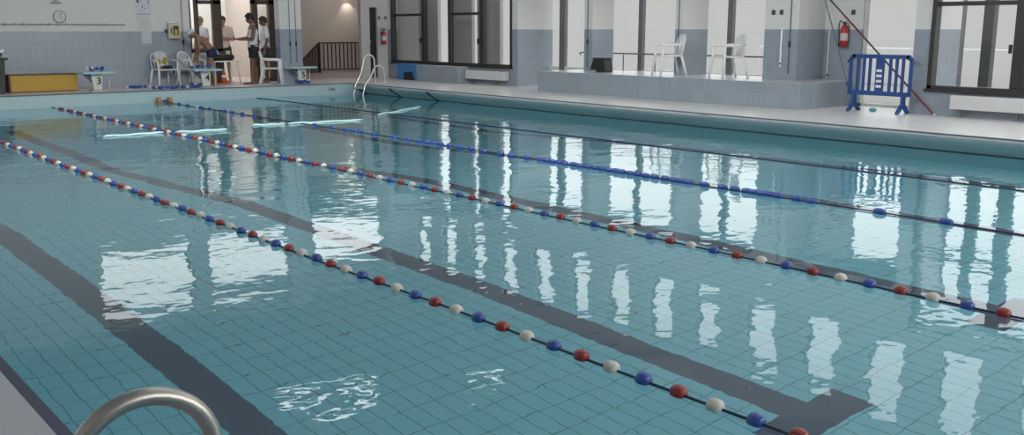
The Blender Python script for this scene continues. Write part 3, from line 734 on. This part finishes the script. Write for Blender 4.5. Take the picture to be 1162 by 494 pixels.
# barrier
t = thing('crowd_barrier', 'blue plastic crowd barrier in front of the bright doorway', 'barrier', (14.86, 10.87, 0))
bm = B(); d = .022
def hull(bm, pts, a, b): prism(bm, pts, 'x', a, b)
W2 = .59
for a in ((-W2, -W2+.055, .30, .93), (W2-.055, W2, .30, .93), (-W2+.03, W2-.03, .29, .37), (-W2+.06, W2-.06, .93, 1.0), (-.075, .075, .37, .93)): box(bm, -d, d, *a)
for s in (-1, 1):
    prism(bm, [(s*W2, .90), (s*(W2-.02), .96), (s*(W2-.07), 1.0), (s*(W2-.12), 1.0), (s*(W2-.12), .93), (s*(W2-.055), .90)], 'x', -d, d)
    for k in range(3):
        y_ = s*(.075 + (W2-.055-.075)*(k+1)/4); box(bm, -d*.7, d*.7, y_-.026, y_+.026, .37, .94)
obj('panel', bm, M_blue, t, bevel=.006)
for z in (.43, .52, .61, .70):
    bm = B(); box(bm, -d-.004, d+.004, -.05, .05, z, z+.045); obj('slot_label', bm, M_white, t)
for s in (-1, 1):
    bm = B(); y_ = s*(W2-.13)
    prism(bm, [(-.05, .30), (.05, .30), (.05, .17), (.20, .03), (.20, 0), (.14, 0), (0, .12), (-.14, 0), (-.20, 0), (-.20, .03), (-.05, .17)], 'y', y_-.025, y_+.025)
    obj('foot', bm, M_blue, t, bevel=.006)
for z in (.45, .85):
    bm = B(); box(bm, -.03, .03, W2-.005, W2+.03, z, z+.05); obj('hook', bm, M_blue, t)
bm = B(); ell(bm, (14.98, 11.02, .03), (.05, .07, .035)); bmm = obj('rubber_toy', bm, mat('cyan_rubber', (.1, .4, .5), .5), smooth=True)
tag(bmm, 'small turquoise object on the deck under the blue barrier', 'toy')
# poles
def pole(a, b, cols, r, label, cap=None):
    t = thing('pole', label, 'pole', b); a, b_ = Vector(a)-Vector(b), Vector((0, 0, 0))
    n_ = len(cols)
    for i, c in enumerate(cols):
        bm = B(); tube(bm, [b_.lerp(a, i/n_), b_.lerp(a, (i+1)/n_)], r, 10); obj('section', bm, c, t, smooth=False)
    bm = B(); ell(bm, (0, 0, .015), (.03, .03, .02)); obj('tip', bm, M_offw, t, smooth=True)
    return t
Mr1 = mat('dark_red_pole', (.16, .02, .03), .4); Mr2 = mat('dark_grey_pole', (.06, .055, .07), .4)
p0 = Vector((15.02, 9.92, .0)); p1 = Vector((15.06, 12.12, 2.02)); 
pole(p0+(p1-p0)*1.25, p0, [Mr1, Mr1, Mr2, Mr1, Mr2, Mr2], .016, 'dark red pole leaning across the blue barrier to the wall')
pole((15.75, 12.62, 2.05), (15.36, 11.62, .02), [mat('blue_grey_pole', (.08, .14, .28), .4), mat('grey_pole', (.14, .16, .20), .4)], .012, 'thin blue-grey pole behind the barrier beside the extinguisher')

# rail before the recess glazing
t = thing('hand_rail', 'low dark metal rail along the glazing behind the platform chairs', 'railing', (15.98, 16.5, .47))
bm = B(); tube(bm, [(0, 3.0, .34), (0, 3.05, .385), (0, 2.98, .40), (0, -2.95, .40)], .018, 8); obj('top_rail', bm, M_mull, t)
for y_ in (2.85, 1.55, .55, -.35, -1.6, -2.85):
    bm = B(); tube(bm, [(0, y_, 0), (0, y_, .40)], .014, 8); obj('post', bm, M_mull, t)

# ------------------------------------------------------------------ plastic chairs
def chair(name, loc, rz, label, m_=M_white, group=None):
    t = thing(name, label, 'chair', loc, rz, group)      # faces -Y locally
    bm = B(); prism(bm, [(-.22, -.23), (.22, -.23), (.25, -.20), (.21, .21), (-.21, .21), (-.25, -.20)], 'z', .40, .432)
    obj('seat', bm, m_, t, bevel=.012)
    for sx in (-1, 1):
        bm = B(); tube(bm, [(sx*.29, -.27, 0), (sx*.25, -.22, .42), (sx*.27, -.22, .64)], [.024, .030, .022], 8); obj('leg', bm, m_, t, smooth=True)
        bm = B(); tube(bm, [(sx*.25, .31, 0), (sx*.215, .20, .42)], [.024, .030], 8); obj('leg', bm, m_, t, smooth=True)
        bm = B(); tube(bm, [(sx*.27, -.23, .635), (sx*.29, -.1, .645), (sx*.28, .10, .645), (sx*.23, .24, .67)], [.022, .028, .028, .02], 8, ry=.6); obj('armrest', bm, m_, t, smooth=True)
    bm = B()
    fr = [(-.205, .20, .42), (-.225, .235, .62), (-.20, .27, .76), (-.13, .29, .83), (0, .30, .85), (.13, .29, .83), (.20, .27, .76), (.225, .235, .62), (.205, .20, .42)]
    tube(bm, fr, .020, 8)
    for i in range(5):
        x = -.12+i*.06; tube(bm, [(x, .215, .43), (x*1.1, .26, .64), (x*1.05, .295, .835-abs(x)*.25)], .020, 6, ry=.6)
    obj('backrest', bm, m_, t, smooth=True)
    return t
c0 = chair('plastic_chair', (8.16, 26.62, 0), .12, 'white plastic chair with a shirt draped over it against the far wall')
def chair_at(loc, rz, label): 
    return dup(c0, loc, rz, label)
chair_at((10.66, 25.68, 0), PI/2+.35-.9, 'white plastic armchair beside the pier with two winding rods')
chair_at((8.88, 26.62, 0), .5, 'white plastic chair directly behind starting block 4')
chair_at((14.72, 15.55, .47), -2.1, 'left white chair on the tiled platform, in front of the slim pier')
chair_at((14.90, 14.15, .47), -2.0, 'right white chair on the tiled platform, in front of the glazing')
# clothes on the first chair
t = thing('clothes', 'white shirt with yellow and black trim hanging on the chair back', 'clothes', (8.16, 26.62, 0), .12)
bm = B()
import itertools
gx, gy = 9, 8; V = {}
for i in range(gx):
    for j in range(gy):
        u, v = i/(gx-1)-.5, j/(gy-1)
        V[i, j] = bm.verts.new((u*.34*(1-.25*v), .22-.10*v+.02*math.sin(9*u+4*v)-.04, .885-.38*v+.01*math.sin(11*u)-abs(u)*.12))
for i, j in itertools.product(range(gx-1), range(gy-1)): bm.faces.new((V[i, j], V[i+1, j], V[i+1, j+1], V[i, j+1]))
o = obj('shirt', bm, mat('white_cloth', (.62, .62, .66), .9), t, smooth=True); sd = o.modifiers.new('s', 'SOLIDIFY'); sd.thickness = .02
bm = B(); obox(bm, (.07, .06, .63), (.035, 0, .07), (0, .03, 0), (-.04, 0, .03)); obox(bm, (-.09, .06, .62), (.02, 0, -.05), (0, .03, 0), (.03, 0, .02)); obj('yellow_trim', bm, mat('yellow_cloth', (.45, .33, .03), .8), t, bevel=.01)
bm = B(); ell(bm, (.08, -.05, .475), (.13, .10, .05)); ell(bm, (.14, -.22, .36), (.03, .02, .06)); obj('dark_shorts', bm, mat('dark_cloth', (.03, .04, .035), .9), t, smooth=True)
# black bag on platform
t = thing('equipment_bag', 'black flared bag with a side strap on the tiled platform', 'bag', (14.9, 17.68, .47), 0)
bm = B(); prism(bm, [(-.20, .0), (.08, .0), (.10, .05), (.30, .05), (.18, .31), (-.16, .31), (-.20, .05)], 'x', -.12, .14); obj('body', bm, M_black, t, bevel=.02)
bm = B(); tube(bm, [(0, -.14, .30), (0, -.22, .305), (0, -.27, .25), (0, -.30, .06)], .014, 8); obj('strap', bm, M_black, t, smooth=True)
bm = B(); box(bm, -.13, .15, -.17, .19, .30, .325); obj('lid', bm, M_black, t, bevel=.008)

# table with bag and orange things
t = thing('plastic_table', 'white plastic table in the hall doorway with a black bag on it', 'table', (9.72, 26.72, 0))
bm = B(); prism(bm, [(-.40, -.33), (.40, -.33), (.44, -.29), (.44, .29), (.40, .33), (-.40, .33), (-.44, .29), (-.44, -.29)], 'z', .58, .61); obj('table_top', bm, M_white, t, bevel=.006)
for sx in (-1, 1):
    for sy in (-1, 1):
        bm = B(); tube(bm, [(sx*.40, sy*.28, 0), (sx*.35, sy*.25, .58)], [.02, .028], 8); obj('leg', bm, M_white, t, smooth=True)
t = thing('sports_bag', 'long black sports bag lying on the white table in the doorway', 'bag', (9.72, 26.68, .61))
bm = B(); tube(bm, [(-.34, 0, .08), (-.30, 0, .085), (.30, 0, .085), (.34, 0, .08)], [.05, .085, .085, .05], 14); obj('body', bm, M_black, t, smooth=True)
bm = B(); tube(bm, [(-.12, -.03, .15), (-.08, -.03, .23), (.08, -.03, .23), (.12, -.03, .15)], .01, 6); obj('handle', bm, M_dark, t)
t = thing('towel', 'white towel heaped behind the black bag on the table', 'towel', (9.62, 26.86, .66))
bm = B(); ell(bm, (0, 0, .10), (.12, .07, .15)); ell(bm, (.07, .01, .06), (.12, .07, .08)); obj('cloth', bm, M_white, t, smooth=True)
bm = B(); box(bm, 9.93, 10.03, 26.8, 26.9, .61, .86); tag(obj('carton', bm, mat('pale_yellow_carton', (.72, .68, .35), .6), bevel=.01), 'pale yellow carton standing at the right end of the table', 'carton')
for x, lb in ((9.56, 'left orange traffic cone under the white table'), (9.88, 'right orange traffic cone under the white table')):
    t = thing('training_cone', lb, 'cone', (x, 26.95, 0))
    bm = B(); lathe(bm, [(.10, .02), (.055, .20), (.02, .36), (.015, .36)], (0, 0, 0), 'z', 18); obj('body', bm, mat('orange_plastic', (.62, .14, .03), .5), t, smooth=True)
    bm = B(); box(bm, -.13, .13, -.13, .13, 0, .02); obj('base', bm, mat('orange_plastic', (.62, .14, .03), .5), t, bevel=.006)
    bm = B(); lathe(bm, [(.071, .16), (.056, .22)], (0, 0, 0), 'z', 18); obj('stripe', bm, M_white, t)

# ceiling lights over the middle of the pool (seen mirrored in the water)
for x0, x1, y0, y1, lb in ((7.5, 9.7, 19.55, 19.75, 'farther of the two long ceiling lights above the third lane'), (7.7, 9.4, 18.65, 18.85, 'nearer of the two long ceiling lights above the third lane'), (11.1, 12.2, 17.85, 18.02, 'short ceiling light nearest the right wall')):
    t = thing('ceiling_light', lb, 'ceiling light', ((x0+x1)/2, (y0+y1)/2, CEIL-.06)); a, b_ = (x1-x0)/2, (y1-y0)/2
    bm = B(); box(bm, -a, a, -b_, b_, .01, .06); obj('housing', bm, M_offw, t)
    bm = B(); box(bm, -a+.03, a-.03, -b_+.025, b_-.025, 0, .012); obj('diffuser', bm, emit('lamp_diffuser', (1, .98, .95), 4.0), t)

# ------------------------------------------------------------------ people
def cone_caps(bm, a, b, ra, rb, seg=14):
    a, b = Vector(a), Vector(b)
    d = (b-a); n_ = 5
    pts = [a - d.normalized()*ra*.0] + [a.lerp(b, i/n_) for i in range(1, n_)] + [b]
    rs = [ra + (rb-ra)*i/n_ for i in range(n_+1)]
    tube(bm, pts, rs, seg); ell(bm, a, (ra,)*3, 12, 8); ell(bm, b, (rb,)*3, 12, 8)
def remesh(o, vox, sm=3):
    r = o.modifiers.new('r', 'REMESH'); r.mode = 'VOXEL'; r.voxel_size = vox; r.use_smooth_shade = True
    s = o.modifiers.new('s', 'SMOOTH'); s.factor = .5; s.iterations = sm
    dg = bpy.context.evaluated_depsgraph_get(); me = bpy.data.meshes.new_from_object(o.evaluated_get(dg))
    o.modifiers.clear(); old = o.data; o.data = me; bpy.data.meshes.remove(old)
    for p in me.polygons: p.use_smooth = True
    return o
def hand(bm, wrist, d, pn, side, s=1, curl=.5):
    """palm, four unequal fingers and a thumb; d = pointing direction, pn = palm normal"""
    w_ = Vector(wrist); d = Vector(d).normalized(); pn = Vector(pn); pn = (pn-d*pn.dot(d)).normalized(); x = d.cross(pn)*side
    for k in range(4):
        q = w_ + x*(-.026+.0175*k)*s
        cone_caps(bm, w_ + x*(-.018+.012*k)*s, q + d*.085*s, .013*s, .0115*s, 8)
        p = q + d*.085*s; L = (.066, .078, .084, .070)[3-k]*s; a = curl*.6
        for seg_, fr in ((0, .45), (1, .32), (2, .23)):
            dd = d*math.cos(a)+pn*math.sin(a); p2 = p + dd*L*fr; cone_caps(bm, p, p2, (.0092-.0008*seg_)*s, (.0086-.0008*seg_)*s, 8); p = p2; a += curl*.7
    p = w_ + x*.026*s + d*.03*s; p2 = p + (x*.7+d*.6+pn*.25).normalized()*.038*s; cone_caps(bm, p, p2, .012*s, .0105*s, 8)
    cone_caps(bm, p2, p2 + (x*.25+d*.9+pn*.3).normalized()*.032*s, .0102*s, .0088*s, 8)
def head(bm, c, rot, s=1):
    """skull, jaw, nose, ears, lips and eye sockets; faces -Y in its own frame"""
    R = Matrix.Translation(c) @ rot.to_4x4() @ Matrix.Scale(s, 4)
    def E(p, r): ell(bm, R @ Vector(p), tuple(v*s for v in r), 16, 12, rot.to_4x4())
    E((0, .012, .025), (.076, .094, .092)); E((0, -.022, -.030), (.060, .070, .068)); E((0, -.055, -.078), (.030, .028, .024))
    E((0, -.092, -.010), (.011, .020, .024)); E((0, -.103, -.024), (.015, .013, .010))
    E((0, -.086, -.050), (.022, .012, .006)); E((0, -.084, -.060), (.018, .012, .006))
    for sx in (-1, 1):
        E((sx*.078, .008, -.005), (.010, .018, .030)); E((sx*.030, -.082, .022), (.022, .012, .008)); E((sx*.042, -.060, -.020), (.022, .020, .020))
def person(label, loc, rz, J, skin, parts, hair=None, height=1.75, cap=None):
    """J: joints in metres for a 1.75 m figure facing -Y"""
    k = height/1.75
    t = thing('person', label, 'person', loc, rz)
    t.scale = (k, k, k)
    bm = B()
    c = lambda a, b_, ra, rb: cone_caps(bm, J[a], J[b_], ra, rb)
    def Ee(p, r, rot=None): ell(bm, p, r, 16, 12, rot)
    # torso: ellipsoids along the spine, wide and flat
    sp = [Vector(J['pelvis']), Vector(J['waist']), Vector(J['chest']), Vector(J['neck'])]
    ax = (sp[3]-sp[0]).normalized(); side = (Vector(J['shR'])-Vector(J['shL'])).normalized(); fr = side.cross(ax).normalized()
    R = Matrix((side, fr, ax)).transposed().to_4x4()
    def tor(p, r): ell(bm, p, r, 18, 12, R)
    tor(sp[0], (.160, .115, .12)); tor(sp[0].lerp(sp[1], .5), (.145, .105, .12)); tor(sp[1], (.138, .100, .13)); tor(sp[1].lerp(sp[2], .55), (.152, .108, .13)); tor(sp[2], (.165, .112, .14))
    tor(sp[2].lerp(sp[3], .55), (.150, .085, .085))
    for s_ in 'LR':
        c('sh'+s_, 'el'+s_, .056, .041); c('el'+s_, 'wr'+s_, .041, .027); c('sh'+s_, 'neck', .055, .058)
        c('hip'+s_, 'kn'+s_, .088, .056); c('kn'+s_, 'an'+s_, .054, .036)
        a_, b_ = Vector(J['kn'+s_]), Vector(J['an'+s_]); q = a_.lerp(b_, .3); ell(bm, q + Vector((0, .018, 0)), (.050, .054, .10), 12, 8)
        an = b_; ft = Vector(J.get('toe'+s_, (an.x, an.y-.19, 0)));  ft.z = .028
        cone_caps(bm, an + Vector((0, .03, -.045)), ft, .034, .027); ell(bm, ft, (.042, .05, .024), 12, 8)
        hd = Vector(J['hd'+s_]); hand(bm, J['wr'+s_], hd, J['pn'+s_], 1 if s_ == 'R' else -1, 1, J.get('curl', .5))
    hc = Vector(J['head']); hr = Matrix.Rotation(J.get('turn', 0), 3, 'Z') @ Matrix.Rotation(J.get('tilt', 0), 3, 'X')
    cone_caps(bm, J['neck'], hc + hr @ Vector((0, .02, -.04)), .058, .052)
    head(bm, hc, hr)
    body = obj('body', bm, skin, t); remesh(body, .0075, 3)
    H = Matrix.Translation(hc) @ hr.to_4x4()
    hr4 = hr.to_4x4()
    if hair is not None:
        bm = B(); r_ = random.Random(len(label))
        ell(bm, H @ Vector((0, .024, .045)), (.090, .104, .096), 18, 12, hr4); ell(bm, H @ Vector((0, .065, -.005)), (.070, .052, .065), 16, 10, hr4)
        ell(bm, H @ Vector((0, -.045, .098)), (.060, .045, .028), 14, 8, hr4)
        for i in range(26):
            a = r_.uniform(0, 2*PI); e = r_.uniform(.5, 1.5); p = Vector((.072*math.cos(a)*math.cos(e), .02+.085*math.sin(a)*math.cos(e), .05+.085*math.sin(e)))
            ell(bm, H @ p, (.020, .020, .016), 8, 6, hr4)
        remesh(obj('hair', bm, hair, t), .009, 1)
    if cap is not None:
        bm = B(); ell(bm, H @ Vector((0, .022, .040)), (.083, .100, .088), 24, 16, hr4); cap_o = obj('swim_cap', bm, cap, t, smooth=True)
    # eyes
    for sx in (-1, 1):
        bm = B(); ell(bm, H @ Vector((sx*.030, -.079, .008)), (.012, .008, .007), 10, 6, hr4); obj('eye', bm, mat('eye_dark', (.03, .02, .02), .3), t, smooth=True)
    for nm, m_, kind in parts:
        bm = B()
        if kind in ('tank', 'tee'):
            for p, r in ((sp[0] + ax*.02, (.178, .132, .10)), (sp[0].lerp(sp[1], .5), (.168, .126, .13)), (sp[1], (.160, .120, .14)), (sp[1].lerp(sp[2], .55), (.168, .124, .14)), (sp[2], (.178, .126, .145))): ell(bm, p, r, 18, 12, R)
            for s_ in 'LR':
                a_, b_ = Vector(J['sh'+s_]), Vector(J['el'+s_])
                if kind == 'tee':
                    ell(bm, sp[2].lerp(sp[3], .5), (.165, .10, .10), 18, 12, R)
                    cone_caps(bm, Vector(J['neck']).lerp(a_, .35), a_, .070, .068); cone_caps(bm, a_, a_.lerp(b_, .62), .068, .066)
                else:
                    q = Vector(J['neck']).lerp(a_, .55); cone_caps(bm, sp[2] + (q-sp[2])*.3, q + Vector((0, 0, .012)), .085, .052)
        if kind in ('shorts', 'trunks'):
            fl = .60 if kind == 'shorts' else .32
            ell(bm, sp[0] + ax*.03, (.176, .130, .10), 18, 12, R); ell(bm, sp[0] - ax*.04, (.176, .130, .10), 18, 12, R)
            for s_ in 'LR':
                a_, b_ = Vector(J['hip'+s_]), Vector(J['kn'+s_]); tube(bm, [a_ + (a_-b_)*.1, a_.lerp(b_, fl*.5), a_.lerp(b_, fl)], [.100, .106, .104 if kind == 'shorts' else .095], 18)
        remesh(obj(nm, bm, m_, t), .009, 2)
    return t
def base_pose():
    J = dict(pelvis=(0, 0, .93), waist=(0, -.005, 1.08), chest=(0, 0, 1.27), neck=(0, .01, 1.47), head=(0, -.015, 1.635),
             shL=(-.185, .01, 1.42), shR=(.185, .01, 1.42), elL=(-.235, .03, 1.13), elR=(.235, .03, 1.13), wrL=(-.24, -.05, .88), wrR=(.24, -.05, .88),
             hdL=(0, -.2, -1), hdR=(0, -.2, -1), pnL=(1, 0, 0), pnR=(-1, 0, 0),
             hipL=(-.09, 0, .90), hipR=(.09, 0, .90), knL=(-.105, -.01, .49), knR=(.105, -.01, .49), anL=(-.11, .02, .085), anR=(.11, .02, .085))
    return J
SK1 = mat('skin_tan', (.26, .135, .085), .55, nscale=30); SK2 = mat('skin_brown', (.16, .080, .052), .55, nscale=30); SK3 = mat('skin_fair', (.42, .23, .16), .55, nscale=30)
HB = mat('hair_black', (.012, .010, .010), .7); HBr = mat('hair_brown', (.05, .025, .018), .7); HBl = mat('hair_fair', (.20, .17, .13), .7)
LEFT = -1.95           # local -Y turned towards the photo's left
# man in white tank top looking down at something held in his hands, facing left
J = base_pose(); J.update(wrL=(-.06, -.33, 1.13), elL=(-.22, -.06, 1.15), wrR=(.06, -.34, 1.11), elR=(.22, -.04, 1.13), hdL=(.3, -1, 0), hdR=(-.3, -1, 0), pnL=(0, 0, 1), pnR=(0, 0, 1), tilt=.42, head=(0, -.05, 1.62), chest=(0, .02, 1.27), curl=.7,
                          knL=(-.10, .03, .49), anL=(-.11, .10, .085), toeL=(-.12, -.08, 0), anR=(.11, -.08, .085), toeR=(.12, -.27, 0), knR=(.10, -.06, .49))
person('person in white tank top and black shorts, head bowed over their hands', (10.30, 25.98, 0), LEFT+.15, J, SK2,
       [('tank_top', mat('white_jersey', (.66, .66, .68), .9), 'tank'), ('shorts', mat('black_shorts', (.018, .018, .022), .9), 'shorts')], HB, 1.83)
# second in white t-shirt behind him
J = base_pose(); J.update(wrL=(-.10, -.25, 1.05), elL=(-.22, -.02, 1.13), hdL=(.4, -1, 0), pnL=(0, 0, 1), tilt=.3, head=(0, -.035, 1.63))
person('person in white T-shirt and dark shorts standing just right of the tank top wearer', (10.86, 26.42, 0), LEFT+.05, J, SK2,
       [('t_shirt', mat('white_tshirt', (.70, .71, .76), .9), 'tee'), ('shorts', mat('navy_shorts', (.020, .020, .030), .9), 'shorts')], HBr, 1.75)
# man in pale pink shirt, arms folded, in the doorway behind the table
J = base_pose(); J.update(elL=(-.26, -.05, 1.14), elR=(.26, -.05, 1.14), wrL=(.02, -.20, 1.17), wrR=(-.03, -.17, 1.20), hdL=(1, .05, .1), hdR=(-1, 0, .1), pnL=(0, 1, 0), pnR=(0, 1, 0), tilt=.1, turn=.3)
person('person in pale pink shirt with folded arms, standing behind the white table', (10.22, 27.62, 0), -.55, J, SK3,
       [('shirt', mat('pale_pink_shirt', (.74, .60, .55), .9), 'tee'), ('trousers', mat('dark_navy_trousers', (.03, .035, .06), .9), 'shorts')], HBr, 1.76)
# stooping shirtless swimmer with pale cap, facing left
J = base_pose()
J.update(pelvis=(0, .06, .88), waist=(0, -.02, 1.03), chest=(0, -.16, 1.17), neck=(0, -.31, 1.29), head=(0, -.42, 1.345), shL=(-.18, -.26, 1.25), shR=(.18, -.26, 1.25),
         elL=(-.22, -.28, .97), elR=(.22, -.24, .97), wrL=(-.10, -.36, .76), wrR=(.14, -.30, .74), hdL=(0, -.2, -1), hdR=(0, -.1, -1), hipL=(-.09, .05, .86), hipR=(.09, .05, .86),
         knL=(-.10, -.03, .47), knR=(.10, .0, .47), anL=(-.10, .05, .085), anR=(.11, .09, .085), tilt=.95)
person('shirtless stooping person in pale swim cap and navy trunks beside starting block 4', (9.12, 26.02, 0), LEFT, J, SK1,
       [('swim_trunks', mat('navy_trunks', (.014, .02, .07), .8), 'trunks')], None, 1.70, cap=mat('pale_green_cap', (.50, .62, .58), .4))
# person seen through the window
J = base_pose(); J.update(tilt=.2)
person('fair-haired person in white top seen through the brown framed window', (9.92, 28.45, 0), -1.2, J, mat('skin_fair', (.42, .23, .16)),
       [('shirt', mat('white_tshirt', (.7, .7, .7)), 'tee'), ('trousers', mat('grey_trousers', (.2, .2, .2), .9), 'shorts')], HBl, 1.76)
